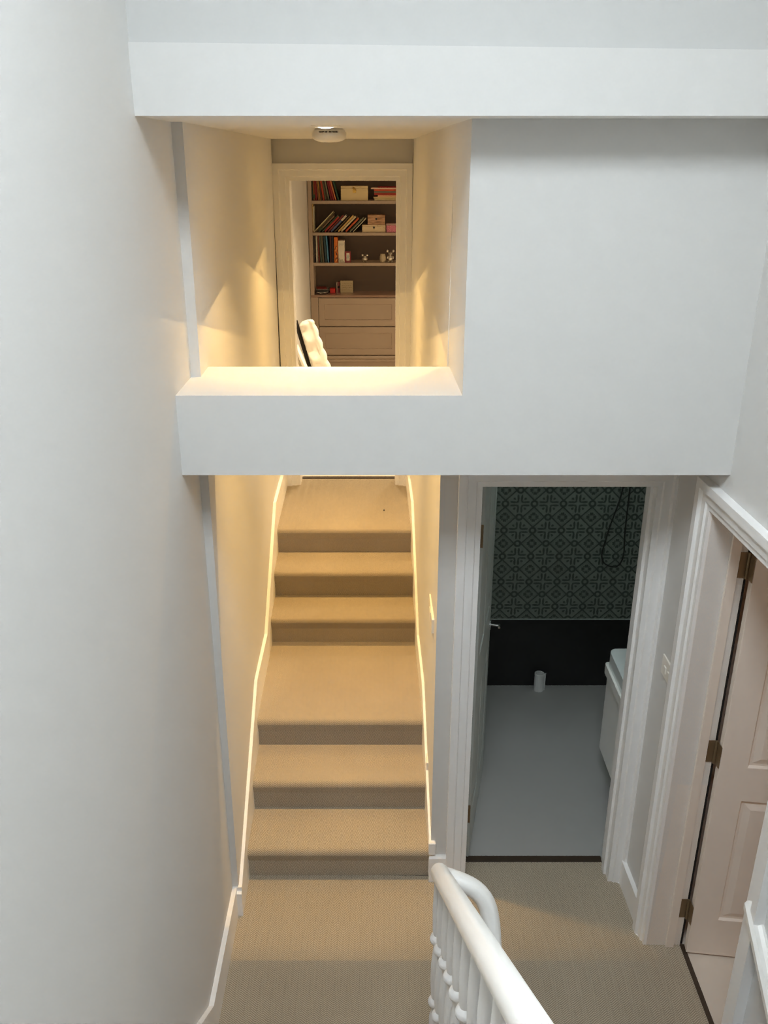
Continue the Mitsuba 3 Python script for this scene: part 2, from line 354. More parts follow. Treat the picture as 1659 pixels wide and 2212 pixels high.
for i, y in enumerate(ys):
    hh = h if i < 3 else (LAND - MID) / 3
    m, U = step_mesh(y, z, hh, ends[i] - y, kl, kr)
    obj('step', m, 'carpet', stair, uv=U); z += hh
# flight from the landing up to the camera, and one down on the right
flight = thing('lower_staircase', 'carpeted flight rising from the landing beside the white balusters', 'stairs')
for i in range(9):
    m, U = step_mesh(2.262 - .25 * i, .19 * i, .19, .25 + (.012 if i < 8 else 0), lambda y: wl(y) + .006, lambda y: .150, sgn=-1)
    obj('step', m, 'carpet', flight, uv=U)
struct('floor_upper', bx(-.70, 1.2, -3.4, .01, 1.55, 1.71), 'carpet', 'upper landing')
down = thing('descending_staircase', 'carpeted flight going down on the right of the balusters', 'stairs')
for i in range(6):
    m, uv = sheet([(.36, 2.265 - .25 * (i + 1)), (1.17, 2.265 - .25 * (i + 1)), (1.17, 2.265 - .25 * i), (.36, 2.265 - .25 * i)], -.19 * (i + 1) - .2, -.19 * (i + 1), '')
    obj('step', m, 'carpet', down, uv=uv)

# ---------------------------------------------------------------- skirting boards
def string_board(name, pts, xf, t, label, bottom):
    """board lying on a wall: pts = top line (y,z); xf(y) = room face; t = thickness away from the room (signed)"""
    poly = list(pts) + list(reversed(bottom))
    from shapely.geometry import Polygon
    P = Polygon(poly)
    m = trimesh.creation.extrude_polygon(P, 1.0, engine='earcut')
    v = m.vertices.copy(); yy, zz, w = v[:, 0], v[:, 1], v[:, 2]
    x = np.array([xf(a) for a in yy]) + (w - 0) * t
    m = trimesh.Trimesh(np.c_[x, yy, zz], m.faces if t > 0 else m.faces[:, ::-1], process=False)
    return m
kfl = lambda y: -.5831 - .0194 * y
kfr = lambda y: .2725 - .0194 * y
topL = [(2.972, .128), (3.855, .682), (4.352, .664), (5.12, 1.172), (5.89, 1.160)]
botL = [(2.972, -.02), (3.30, .0), (3.9, .3), (4.60, .42), (5.2, .85), (5.89, .9)]
mL = string_board('l', topL, kfl, -.030, '', botL)
struct('baseboard_corridor_left', mL, 'paint_trim', 'white skirting following the steps on the left')
topR = [(3.196, .236), (3.872, .655), (4.358, .655), (5.16, 1.166), (5.89, 1.160)]
botR = [(3.196, .02), (3.35, .05), (3.9, .3), (4.60, .42), (5.2, .85), (5.89, .9)]
mR = string_board('r', topR, kfr, .024, '', botR)
struct('baseboard_corridor_right', mR, 'paint_trim', 'white skirting following the steps on the right')
# left wall skirting: level on the landing, then climbing with the lower flight
topW = [(2.990, .156), (2.395, .156), (1.2, 1.09), (.0, 1.95)]
botW = [(2.990, -.01), (2.30, -.01), (1.2, .75), (.0, 1.6)]
mW = string_board('w', topW, lambda y: wl(y, .1) + .026, -.03, '', botW)
struct('baseboard_left', mW, 'paint_trim', 'white skirting along the left wall of the landing')
# small return at the end of the left wall
struct('baseboard_left_return', bx(wl(2.98, .1) + .004, kfl(2.98) , 2.985, 3.0, -.01, .156), 'paint_trim')
# skirting piece between the steps and the washroom door
struct('baseboard_front', cat(ext([(YW - .018, 0), (YW, 0), (YW, .150), (YW - .010, .150), (YW - .018, .140)], 'x', cr(YW) - .008, DX0 - .085),
                              ), 'paint_trim', 'short white skirting between the steps and the washroom door')
struct('baseboard_front_cap', rbx(cr(YW) - .012, cr(YW) + .022, YW - .022, YW + .01, .165, .236, .004), 'paint_trim')
# right wall skirting between the two doors
mR2 = string_board('r2', [(2.912, .135), (3.17, .135)], lambda y: wr(y) - .020, .022, '', [(2.912, -.005), (3.17, -.005)])
struct('baseboard_right', mR2, 'paint_trim', 'white skirting between the washroom door and the side-room door')

# ---------------------------------------------------------------- door casings
PROF = [(0, 0), (0, .015), (.020, .015), (.025, .022), (.056, .022), (.062, .034), (.094, .034), (.094, 0)]
def casing(x0, x1, zt, zb, y, prof=PROF, face=-1, scale=1.0, zb2=None):
    """mitred architrave around an opening in the plane y, mouldings towards face"""
    V, F = [], []
    P = [(a * scale, t) for a, t in prof]
    zb2 = zb if zb2 is None else zb2
    for a, t in P:
        c4 = [np.array(q) for q in ((x0 - a, y + face * t, zb), (x0 - a, y + face * t, zt + a), (x1 + a, y + face * t, zt + a), (x1 + a, y + face * t, zb2))]
        for s_, ns in ((0, 14), (1, 6), (2, 14)): V += [tuple(c4[s_] + (c4[s_ + 1] - c4[s_]) * q / ns) for q in range(ns)]
        V.append(tuple(c4[3]))
    n = len(P)
    for i in range(n):
        j = (i + 1) % n
        for s in range(34):
            a, b, c, d = 35 * i + s, 35 * i + s + 1, 35 * j + s + 1, 35 * j + s
            F += [(a, b, c), (a, c, d)]
    for s in (0, 34):
        for i in range(1, n - 1): F.append((s, 35 * i + s, 35 * (i + 1) + s) if s else (s, 35 * (i + 1) + s, 35 * i + s))
    m = trimesh.Trimesh(np.array(V), np.array(F), process=False); m.fix_normals(); return m
def panel_leaf(w, h, t, panels, depth=.009, bev=.028):
    """door leaf in x 0..w, z 0..h, thickness y -t/2..t/2, raised-and-fielded panels on both faces"""
    M = man(rbx(0, w, -t / 2, t / 2, 0, h, .002))
    for (x0, x1, z0, z1) in panels:
        for s in (-1, 1):
            a, b = s * (t / 2 + .001), s * (t / 2 - depth)
            cut = frustum(x0, x1, z0, z1, a, b, .008)
            fld = frustum(x0 + .012, x1 - .012, z0 + .012, z1 - .012, s * (t / 2 - depth - .002), s * (t / 2 - .001), bev)
            M = (M - man(cut)) + man(fld)
    return unman(M)
def hinge(h=.10, w=.032, r=.006):
    a = rbx(0, w, -.0015, .0015, -h / 2, h / 2, .0007)
    k = trimesh.creation.cylinder(r, h * 1.02, sections=14)
    return a, k

d1 = sroot('door_1', 'washroom doorway with a white panelled door standing open inwards')
obj('casing', casing(DX0, DX1, DZ + .0, 0, YW, scale=1.0), 'paint_trim', d1)
lin_l = cat(bx(DX0 - .03, DX0, YW, WYI + .01, 0, DZ), bx(DX1, DX1 + .03, YW, WYI + .01, 0, DZ), bx(DX0 - .03, DX1 + .03, YW, WYI + .01, DZ, DZ + .03),
            bx(DX1 - .012, DX1, YW + .03, YW + .066, 0, DZ), bx(DX0, DX1, YW + .03, YW + .066, DZ - .012, DZ))
obj('lining', lin_l, 'paint_trim', d1)
PAN4 = [(.095, .295, 1.09, 1.86), (.375, .575, 1.09, 1.86), (.095, .295, .22, .86), (.375, .575, .22, .86)]
leaf1 = panel_leaf(.67, 1.985, .036, PAN4)
ang1 = 78.0
leafm = move(move(leaf1, None, at=(0, -.006, .010)), ang1, (0, 0, 1), (DX0 + .006, 3.325, 0))
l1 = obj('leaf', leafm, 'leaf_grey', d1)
hn = cat(trimesh.creation.cylinder(.026, .008, sections=24, transform=trimesh.transformations.rotation_matrix(math.pi / 2, (1, 0, 0))),
         tube([(0, 0, 0), (0, -.02, 0), (0, -.042, 0)], .0065, 12, up=(1, 0, 0)), tube([(.008, -.046, 0), (-.012, -.047, 0), (-.022, -.047, 0)], .0062, 12))
hn.apply_translation((.61, -.028, .975))
obj('handle', move(hn, ang1, (0, 0, 1), (DX0 + .006, 3.325, 0)), 'chrome', l1, smooth=40, label='chrome lever handle')
for zz in (1.733, .275):
    obj('hinge', move(rbx(-.0012, .002, -.0235, -.004, zz - .0525, zz + .0525, .0005), ang1, (0, 0, 1), (DX0 + .006, 3.325, 0)), 'brass', d1, label='brass hinge plate')

d2 = sroot('door_2', 'side-room doorway in the right wall with a panelled door open into the room')
# casing of the right wall: built along y, then turned
cs = casing(RY0, RY1, RZ - .005, 0, 0)
v = cs.vertices.copy()
vx = np.array([wr(q) for q in v[:, 0]]) + v[:, 1]
obj('casing', trimesh.Trimesh(np.c_[vx, v[:, 0], v[:, 2]], cs.faces[:, ::-1], process=False), 'paint_trim', d2)
def lining_y(y0, y1, x0, x1, z0, z1): return bx(x0, x1, y0, y1, z0, z1)
obj('lining', cat(bx(wr(RY1) - .002, 1.297, RY1, RY1 + .028, 0, RZ), bx(wr(RY0) - .002, 1.327, RY0 - .028, RY0, 0, RZ), bx(1.16, 1.31, RY0 - .02, RY1 + .02, RZ - .004, RZ + .02),
                  bx(1.232, 1.266, RY1 - .013, RY1, 0, RZ), bx(1.232, 1.266, RY0, RY0 + .013, 0, RZ)), 'paint_pink', d2)
PAN4B = [(.105, .32, .99, 1.86), (.41, .625, .99, 1.86), (.105, .32, .20, .83), (.41, .625, .20, .83)]
leaf2 = panel_leaf(.73, 2.0, .04, PAN4B, .010, .032)
leaf2m = move(move(leaf2, None, at=(0, .02, .008)), -7.0, (0, 0, 1), (1.308, 2.768, 0))
obj('leaf', leaf2m, 'paint_pink', d2, label='pinkish white panelled leaf')
for zz in (1.845, 1.035, .215):
    a, k = hinge(.102, .030)
    hm = cat(move(a, None, at=(1.271, 2.8125, zz)), move(k, None, at=(1.3005, 2.806, zz)),
             rbx(1.3045, 1.3070, 2.766, 2.804, zz - .05, zz + .05, .0006))
    obj('hinge', hm, 'brass', d2, smooth=35, label='bronze butt hinge')
obj('gap_strip', bx(1.2965, 1.309, 2.822, 2.83, 0, 2.0), 'near_black', d2)

d3 = sroot('door_3', 'bedroom doorway at the end of the corridor, its door out of sight')
obj('casing', casing(BD0, BD1, BDZ, LAND, YD + .025, scale=1.09), 'paint_trim', d3)
obj('lining', cat(bx(BD0 - .03, BD0, YD + .025, BYI, LAND, BDZ), bx(BD1, BD1 + .03, YD + .025, BYI, LAND, BDZ), bx(BD0 - .03, BD1 + .03, YD + .025, BYI, BDZ, BDZ + .03)), 'paint_trim', d3)

# ---------------------------------------------------------------- handrail and balusters
rail_line = lambda t: np.array([.171 + .0275 * t, 2.058 - t, 1.161 + .76 * t])
main = [rail_line(t) for t in (2.1, 1.6, 1.2, .8, .4, .15, .03)]
turn = [(.172, 2.052, 1.156), (.207, 2.060, 1.136), (.243, 2.050, 1.128), (.272, 2.043, 1.116), (.296, 2.036, 1.097), (.314, 2.026, 1.072), (.324, 2.014, 1.043), (.330, 1.999, 1.006), (.333, 1.970, .955)]
back = [(.336, 1.90, .895), (.341, 1.75, .78), (.345, 1.4, .515), (.35, 1.0, .21), (.353, .7, -.02)]
bal = thing('stair_balustrade', 'white balustrade with rounded handrail turning back on itself at the landing', 'balustrade')
pm = smooth_path(main[:-1] + [rail_line(.0)], 90)
dirn = pm[-1] - pm[-2]; dirn /= np.linalg.norm(dirn)
caps = [(pm[-1] + dirn * .0285 * math.sin(a), .0285 * math.cos(a)) for a in np.radians((15, 30, 45, 60, 75, 86))]
rail1 = tube(list(pm) + [c[0] for c in caps], [.0285] * len(pm) + [c[1] for c in caps], 28)
path = smooth_path(turn + back, 110)
rail2 = tube(path, .0285, 28)
obj('handrail', rail1, 'white_gloss', bal, smooth=True, label='rounded white handrail rising towards the viewer')
obj('handrail', rail2, 'white_gloss', bal, smooth=True, label='curved return of the white handrail')
def baluster(hgt):
    s = hgt
    zb = s - .485 - .03          # lower bead (from tread), measured down from the rail
    p = [(0, 0), (.019, 0), (.019, max(zb - .07, .02)), (.0165, max(zb - .06, .025)), (.012, zb - .045), (.0125, zb - .025), (.021, zb - .014), (.024, zb - .004), (.021, zb + .008), (.0125, zb + .016), (.0145, zb + .03),
         (.0185, zb + .10), (.0165, zb + .17), (.0115, zb + .235), (.0118, zb + .252), (.0205, zb + .264), (.0235, zb + .274), (.0205, zb + .285), (.0125, zb + .294), (.0150, zb + .31), (.0165, zb + .40), (.0135, s - .012), (.0135, s + .006), (0, s + .006)]
    return lathe(p, 18)
for i in range(14):
    t = .022 + .125 * i
    q = rail_line(t); yy = q[1]
    k = max(0, math.ceil((2.262 - yy) / .25 - 1e-6)); zt = .19 * k
    b = baluster(q[2] - .026 - zt); b.apply_translation((q[0] - .004, yy, zt))
    obj('baluster', b, 'paint_trim', bal, smooth=35)
for i in range(8):
    q = path[np.argmin(np.abs(path[:, 1] - (1.95 - .13 * i)) + (path[:, 0] < .3) * 9)]
    k = max(1, math.ceil((2.265 - q[1]) / .25)); zt = -.19 * k
    b = baluster(q[2] - .026 - zt); b.apply_translation((q[0] + .02, q[1], zt))
    obj('baluster', b, 'paint_trim', bal, smooth=35)
obj('string_board', cat(bx(.152, .19, .0, 2.262, -.30, -.001), bx(.335, .362, .0, 2.262, -3.4, -.001)), 'paint_trim', bal)
# wall rail on the right of the descending flight
wrail = thing('wall_handrail', 'white moulded handrail sloping down the right wall beyond the side-room door', 'handrail')
a, b = np.array([1.168, 2.066, 1.020]), np.array([1.190, 1.0, .21])
prof = [(-.036, -.012), (-.036, .010), (-.026, .020), (-.012, .016), (0, .020), (.012, .016), (.020, .010), (.020, -.030), (-.020, -.030)]
V = np.array([(p[0] + u * 1.0, p[1], p[2] + w) for p in (a, b) for u, w in prof]); n = len(prof); F = []
for i in range(n):
    j = (i + 1) % n; F += [(i, j, n + j), (i, n + j, n + i)]
from shapely.geometry import Polygon
for i in range(1, n - 1): F += [(0, i + 1, i), (n, n + i, n + i + 1)]
rm = trimesh.Trimesh(V, np.array(F), process=False); rm.fix_normals()
obj('rail', rm, 'white_gloss', wrail)

# ---------------------------------------------------------------- small fixtures
sm = thing('smoke_alarm', 'white round smoke alarm on the corridor ceiling', 'smoke alarm')
body = lathe([(0, 0), (.054, 0), (.054, -.004), (.060, -.004), (.0665, -.014), (.068, -.026), (.064, -.036), (.052, -.044), (.030, -.049), (0, -.050)], 48)
obj('body', move(body, at=(-.214, 3.70, ZC)), 'white_plastic', sm, smooth=40)
slots = []
for a0, a1 in ((238, 256), (258.5, 268), (272, 281), (283.5, 302)):
    th = np.radians(np.linspace(a0, a1, 7))
    slots.append(tube([(.0655 * math.cos(a), .0655 * math.sin(a), -.0135) for a in th], .0022, 8))
obj('vent_slots', move(cat(*slots), at=(-.214, 3.70, ZC)), 'near_black', sm, label='dark vent slots')
def downlight(x, y, z, rad, label, r=.034, beam=1.0, cut=30, wide=4, glow=4, aim=0.0):
    t = thing('downlight', label, 'ceiling light')
    obj('trim_ring', move(lathe([(r + .002, -.001), (r + .002, -.004), (r + .006, -.006), (r + .016, -.003), (r + .018, 0), (r + .002, 0)], 40), at=(x, y, z)), 'white_plastic', t, smooth=40)
    obj('lamp', move(lathe([(0, -.0105), (.012, -.0100), (.023, -.0075), (.030, -.0045), (r, -.0015), (r, -.0005), (0, -.0005)], 32), at=(x, y, z)), 'white_plastic', t)
    scene[t + '__lamp']['emitter'] = {'type': 'area', 'radiance': lin(*[q * glow for q in rad])}
    for k in range(3):
        a = 2.1 * k + .5
        scene[f'{t}_beam_{k}'] = {'type': 'spot', 'intensity': lin(*[q * beam * (.56, .28, .16)[k] for q in rad]), 'cutoff_angle': cut + (-5, 15, 42)[k], 'beam_width': wide,
                                  'to_world': T().look_at(origin=[x + .018 * math.cos(a), y + .018 * math.sin(a), z - .008], target=[x + .018 * math.cos(a), y + aim + .018 * math.sin(a), 0], up=[0, 1, 0])}
    return t
downlight(-.205, 3.335, ZC, DOWNLIGHT, 'small glowing recessed light just in front of the smoke alarm', aim=.27)
downlight(-.255, 4.95, ZC, DOWNLIGHT, 'second recessed corridor light hidden behind the smoke alarm')
downlight(.62, 7.7, BZC, BEDLIGHT, 'recessed bedroom light towards the right', beam=1.5, cut=45, wide=38, aim=-1.3)
downlight(-.25, 7.0, BZC, BEDLIGHT, 'recessed bedroom light inside the doorway', beam=1.35, cut=45, wide=38, aim=-.6)

sw = thing('wall_switch', 'slim white wall switch on the right corridor wall above the steps', 'switch')
xw = cr(3.5, 1.25)
obj('plate', rbx(xw - .012, xw + .004, 3.40, 3.64, 1.222, 1.298, .002), 'white_plastic', sw)
obj('near_edge', rbx(xw - .0125, xw + .002, 3.396, 3.402, 1.225, 1.295, .001), 'white_plastic', sw)
obj('rocker', rbx(xw - .015, xw - .010, 3.49, 3.55, 1.24, 1.28, .001), 'white_plastic', sw)
so = thing('wall_socket', 'low white wall socket on the right corridor wall just above the skirting', 'socket')
xs = cr(3.5, .4)
obj('plate', rbx(xs - .010, xs + .004, 3.475, 3.60, .366, .455, .002), 'white_plastic', so)
obj('near_edge', rbx(xs - .013, xs - .002, 3.50, 3.55, .40, .43, .001), 'white_plastic', so)
ds = thing('double_switch', 'white double switch plate on the wall between the two doors', 'switch')
xq = lambda yv: wr(yv)
obj('plate', rbx(wr(2.99) - .007, wr(2.99) + .006, 2.925, 3.065, 1.238, 1.325, .002), 'white_plastic', ds)
for yy in (2.972, 3.018):
    obj('rocker', rbx(wr(2.99) - .0115, wr(2.99) - .005, yy - .012, yy + .012, 1.262, 1.292, .0015), 'white_plastic', ds)

# ---------------------------------------------------------------- washroom things
bs = thing('wash_basin', 'white basin on a wall-hung unit at the right of the washroom', 'basin')
YN, YFb, XF = 3.46, 3.885, 1.158
from shapely.geometry import Polygon as SP
def rr(x0, x1, y0, y1, r, n=8):
    return list(SP([(x0 + r, y0 + r), (x1 - r, y0 + r), (x1 - r, y1 - r), (x0 + r, y1 - r)]).buffer(r, quad_segs=n).exterior.coords)[:-1]
top = man(ext(rr(XF, 1.66, YN, YFb, .045), 'z', .768, .852)) ^ man(bx(1.0, 1.56, 3, 5, .7, .9))
bowl = trimesh.creation.icosphere(3); bowl.apply_scale((.155, .165, .11)); bowl.apply_translation((1.36, (YN + YFb) / 2, .872))
top = top - man(bowl)
obj('bowl', unman(top), 'ceramic', bs, smooth=35, label='rounded ceramic basin')
obj('ledge', unman(man(ext(rr(XF - .012, 1.66, YN - .008, YFb + .006, .02), 'z', .715, .768)) ^ man(bx(1.0, 1.56, 3, 5, .6, .9))), 'white_gloss', bs, smooth=35)
obj('unit', rbx(XF + .004, 1.56, YN, YFb - .012, .245, .716, .003), 'white_gloss', bs)
tp = thing('white_canister', 'small white open-topped canister on the washroom floor against the black panel', 'canister')
obj('body', lathe([(0, .0), (.031, 0), (.0315, .002), (.031, .124), (.027, .126), (.0245, .124), (.0245, .01), (0, .01)], 32, (1.000, 4.785, .001)), 'paint_trim', tp, smooth=40)
obj('loose_flap', ext([(1.0290, 4.775), (1.0405, 4.782), (1.0405, 4.785), (1.0290, 4.778)], 'z', .001, .128), 'paint_trim', tp)
cord = [(1.432, WYE - .03, 2.39), (1.428, WYE - .025, 1.9), (1.42, WYE - .02, 1.45), (1.40, WYE - .02, 1.30), (1.362, WYE - .018, 1.14), (1.340, WYE - .016, 1.02), (1.330, WYE - .015, .95), (1.345, WYE - .015, .895), (1.39, WYE - .016, .868), (1.432, WYE - .018, .868), (1.456, WYE - .02, .91), (1.459, WYE - .02, 1.02), (1.454, WYE - .02, 1.2), (1.450, WYE - .02, 1.5)]
solo('hanging_cable', tube(smooth_path(cord, 70), .0045, 8), 'cable_grey', 'dark looped cable hanging in front of the patterned tiles', 'cable', smooth=True)

# ---------------------------------------------------------------- bookcase in the bedroom
YBK, YBB = 9.20, 9.50
bk = thing('built_in_bookcase', 'taupe built-in bookcase with open shelves over panelled drawers', 'bookcase')
BXL, BXR = -.760, .60
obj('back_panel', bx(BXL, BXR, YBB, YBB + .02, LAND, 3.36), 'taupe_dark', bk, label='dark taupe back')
obj('side_panel', bx(BXL, -.722, YBK, YBB, LAND, 3.36), 'paint_taupe', bk)
obj('side_panel', bx(.56, BXR, YBK, YBB, LAND, 3.36), 'paint_taupe', bk)
obj('top_panel', bx(BXL, BXR, YBK, YBB, 3.33, 3.36), 'paint_taupe', bk)
SHELF = (2.790, 2.487, 2.190)
for zs in SHELF: obj('shelf', rbx(-.722, .56, YBK + .005, YBB, zs - .030, zs, .003), 'paint_taupe', bk)
ZCT = 1.868
obj('counter', rbx(-.757, .597, YBK - .004, YBB, ZCT - .024, ZCT, .003), 'taupe_gloss', bk, label='glossy taupe counter')
obj('carcass', cat(bx(BXL, -.684, YBK, YBB, LAND + .17, ZCT - .024), bx(-.684, BXR, YBK + .03, YBB, LAND + .17, ZCT - .024)), 'paint_taupe', bk)
for (z0, z1) in ((1.550, 1.838), (1.246, 1.538)):
    D = man(rbx(-.680, .125, YBK - .001, YBK + .022, z0, z1, .0015)) - man(frustum(-.620, .082, z0 + .062, z1 - .062, YBK - .003, YBK + .009, .004))
    obj('drawer', unman(D), 'paint_taupe', bk)
    D = man(rbx(.133, .596, YBK - .001, YBK + .022, z0, z1, .0015)) - man(frustum(.19, .545, z0 + .062, z1 - .062, YBK - .003, YBK + .009, .004))
    obj('drawer', unman(D), 'paint_taupe', bk)
obj('base_moulding', ext([(YBK + .03, 1.165), (YBK - .010, 1.165), (YBK - .014, 1.178), (YBK - .010, 1.192), (YBK - .003, 1.196), (YBK - .009, 1.208), (YBK - .006, 1.222), (YBK + .0, 1.232), (YBK + .03, 1.232)], 'x', BXL, BXR), 'paint_taupe', bk)
obj('plinth', bx(BXL, BXR, YBK - .004, YBK + .03, LAND, 1.168), 'paint_taupe', bk)

def book_mesh(t, h, d, col, rot=0, axis=(0, 1, 0), page=(214, 200, 168), band=None):
    """upright book: x 0..t, spine at y 0, z 0..h"""
    c = min(.002, t * .2)
    parts = [(rbx(0, c, .001, d, 0, h, c * .3), col), (rbx(t - c, t, .001, d, 0, h, c * .3), col),
             (ext([(0, .003), (t * .15, 0), (t * .85, 0), (t, .003), (t, .006), (0, .006)], 'z', 0, h), col),
             (bx(c, t - c, .006, d - .004, .003, h - .003), page)]
    if band: parts.append((bx(-.0002, t + .0002, -.0006, .004, h * band[0], h * band[1]), band[2]))
    m, cc = join_col(parts)
    if rot: m.apply_transform(trimesh.transformations.rotation_matrix(math.radians(rot), axis))
    return m, cc
def put_book(m, cc, x, y, z, label, group):
    v = m.vertices; m = m.copy(); m.apply_translation((x - v[:, 0][v[:, 2] < v[:, 2].min() + 1e-4].min(), y - v[:, 1].min(), z - v[:, 2].min()))
    return solo('book', m, 'vcol', label, 'book', group, color=cc)
ROW1 = [(-.716, .010, -1, (30, 48, 28), 'dark green'), (-.705, .0155, -1.3, (150, 85, 40), 'brown-orange'), (-.685, .021, -3.5, (130, 25, 22), 'broad red'), (-.660, .0127, -4.5, (140, 95, 60), 'tan'), (-.644, .0105, -5.0, (175, 130, 50), 'yellow'),
        (-.631, .0170, -6, (70, 45, 25), 'dark brown'), (-.611, .0195, -7.5, (175, 60, 30), 'orange-red'), (-.588, .0131, -9, (90, 95, 70), 'grey-green'), (-.573, .013, -10, (60, 45, 30), 'brown-black'), (-.557, .0137, -11, (122, 126, 104), 'pale grey'),
        (-.534, .0177, -12, (122, 22, 28), 'crimson'), (-.513, .019, -13, (150, 38, 40), 'bright crimson'), (-.488, .0135, -15, (212, 138, 82), 'peach'), (-.462, .0174, -16, (38, 72, 54), 'teal-green')]
ORD = ['first', 'second', 'third', 'fourth', 'fifth', 'sixth', 'seventh', 'eighth', 'ninth', 'tenth', 'eleventh', 'twelfth', 'thirteenth', 'fourteenth', 'fifteenth']
for i, (x, t, a, c, nm) in enumerate(ROW1):
    m, cc = book_mesh(t * .93, .238 - .012 * rng.random(), .17, c, a, band=(.08, .24, (60, 80, 50)) if i == 1 else None)
    put_book(m, cc, x, YBK + .03 + .012 * rng.random(), SHELF[0] + .0003, f'{nm} book, {ORD[i]} from the left on the top shelf', 'books leaning on the top shelf')
STACK = [(-.096, .0067, .020, (222, 205, 160), 'pale'), (-.105, .0280, .0148, (214, 192, 140), 'cream'), (-.062, .0434, .0142, (226, 176, 140), 'salmon'), (-.099, .0590, .0225, (160, 45, 30), 'red'), (-.100, .0825, .0150, (120, 118, 100), 'grey'), (-.100, .0985, .0178, (200, 82, 48), 'orange'), (-.129, .1173, .0124, (232, 200, 176), 'pinkish white'), (-.060, .1303, .0104, (140, 30, 34), 'dark red')]
zc = SHELF[0] + .0003
for i, (x, zz, t, c, nm) in enumerate(STACK):
    m, cc = book_mesh(t, .25 - (x + .129), .18, c)
    m.apply_transform(trimesh.transformations.rotation_matrix(math.pi / 2, (0, 1, 0)))
    put_book(m, cc, x, YBK + .03 + .006 * rng.random(), zc, f'{nm} book lying flat, {ORD[i]} from the bottom of the stack on the top shelf', 'stack of flat books on the top shelf')
    zc += t + .0004
ROW2 = [(-.703, .0127, .276, (205, 196, 160), 'cream'), (-.691, .0144, .261, (84, 70, 38), 'olive-brown'), (-.674, .0085, .242, (50, 42, 30), 'thin dark'), (-.654, .022, .221, (146, 120, 92), 'broad tan'), (-.62, .0144, .223, (50, 68, 44), 'dark green'), (-.593, .0203, .199, (164, 44, 34), 'bright red'), (-.561, .0186, .22, (118, 40, 38), 'dark red'), (-.529, .0212, .222, (84, 96, 128), 'blue'), (-.495, .0127, .211, (92, 76, 42), 'olive'), (-.457, .0195, .217, (208, 172, 104), 'straw-coloured'), (-.427, .0195, .205, (212, 198, 164), 'white'), (-.381, .0203, .182, (190, 84, 38), 'orange'), (-.356, .011, .168, (54, 62, 46), 'thin dark green'), (-.339, .0135, .191, (126, 130, 108), 'grey'), (-.312, .0093, .185, (208, 206, 180), 'thin white')]
for i, (x, hh, c, nm) in enumerate(((-.7205, .27, (200, 172, 112), 'straw-edged'), (-.7120, .245, (222, 218, 200), 'white-edged'))):
    m, cc = book_mesh(.0055, hh, .19, c)
    put_book(m, cc, x, YBK + .03, SHELF[1] + .0003, f'thin {nm} book upright at the far left of the second shelf', 'upright books at the left of the second shelf')
xe = -9
for i, (x, t, L, c, nm) in enumerate(ROW2):
    a = 45.5
    x = max(x, xe); xe = x + t * .9 / math.cos(math.radians(a)) + .0012
    m, cc = book_mesh(t * .9, L, .16, c, a, band=(.68, .98, (210, 196, 176)) if nm == 'blue' else ((.02, .25, (60, 95, 62)) if nm == 'broad tan' else None))
    put_book(m, cc, x, YBK + .03 + .01 * rng.random(), SHELF[1] + .0003, f'{nm} slanting book, {ORD[i]} of the slanting row on the second shelf', 'slanting books on the second shelf')
xe2 = xe
ROW3 = [(-.720, .0200, 0, .282, (44, 36, 30), 'black-brown'), (-.695, .0100, 0, .262, (218, 214, 200), 'white'), (-.6845, .0110, 0, .272, (140, 136, 120), 'grey'), (-.672, .0150, -1, .276, (104, 44, 34), 'red-brown'), (-.652, .0180, -2, .284, (80, 92, 78), 'grey-green'), (-.630, .0200, -3, .276, (90, 86, 66), 'olive-grey'), (-.603, .0230, -3.5, .284, (40, 68, 76), 'dark teal'), (-.576, .0150, -4, .284, (76, 138, 178), 'light blue'), (-.5535, .0185, 0, .262, (66, 30, 30), 'maroon'), (-.533, .0200, 0, .257, (30, 30, 48), 'navy')]
for i, (x, t, a, hh, c, nm) in enumerate(ROW3):
    m, cc = book_mesh(t * .95, min(hh, .262) if a else min(hh, .264), .18, c, a)
    put_book(m, cc, x, YBK + .03 + .01 * rng.random(), SHELF[2] + .0003, f'{nm} upright book, {ORD[i]} from the left on the third shelf', 'upright books on the third shelf')
def orange_parts():
    p = [(rbx(0, .037, 0, .15, 0, .249, .001), (206, 112, 34))]
    r2 = np.random.default_rng(3)
    for k in range(16):
        zz = .01 + .15 * r2.random(); xx = .002 + .026 * r2.random(); c = [(86, 44, 18), (236, 170, 96), (140, 60, 20)][k % 3]
        p.append((bx(xx, xx + .008 + .004 * r2.random(), -.0006, .002, zz, zz + .012 + .012 * r2.random()), c))
    return p
m, cc = join_col(orange_parts()); m.apply_translation((-.509, YBK + .03, SHELF[2] + .0003))
solo('storage_box', m, 'vcol', 'tall narrow orange patterned box beside the navy book on the third shelf', 'box', color=cc)
p = [(rbx(0, .064, 0, .15, 0, .215, .001), (224, 216, 200))]
r2 = np.random.default_rng(5)
for k in range(9): p.append((bx(.003 + .0062 * k, .003 + .0062 * k + .005, -.0006, .002, .006, .018 + .035 * r2.random()), [(160, 156, 136), (190, 182, 164), (134, 128, 108)][k % 3]))
for k in range(4): p.append((bx(.008 + .012 * k, .022 + .012 * k, -.0004, .002, .165 + .008 * (k % 2), .190), (206, 200, 186)))
m, cc = join_col(p); m.apply_translation((-.467, YBK + .03, SHELF[2] + .0003))
solo('storage_box', m, 'vcol', 'tall white box with a faint grey skyline on the third shelf', 'box', color=cc)
mat('frame_red', (132, 40, 44), .4)
fr = thing('photo_frame', 'small red-edged picture frame on the third shelf', 'picture frame')
obj('frame', unman(man(rbx(-.4, -.340, YBK + .03, YBK + .045, SHELF[2] + .0003, SHELF[2] + .112, .001)) - man(bx(-.385, -.351, YBK + .02, YBK + .036, SHELF[2] + .018, SHELF[2] + .096))), 'frame_red', fr)
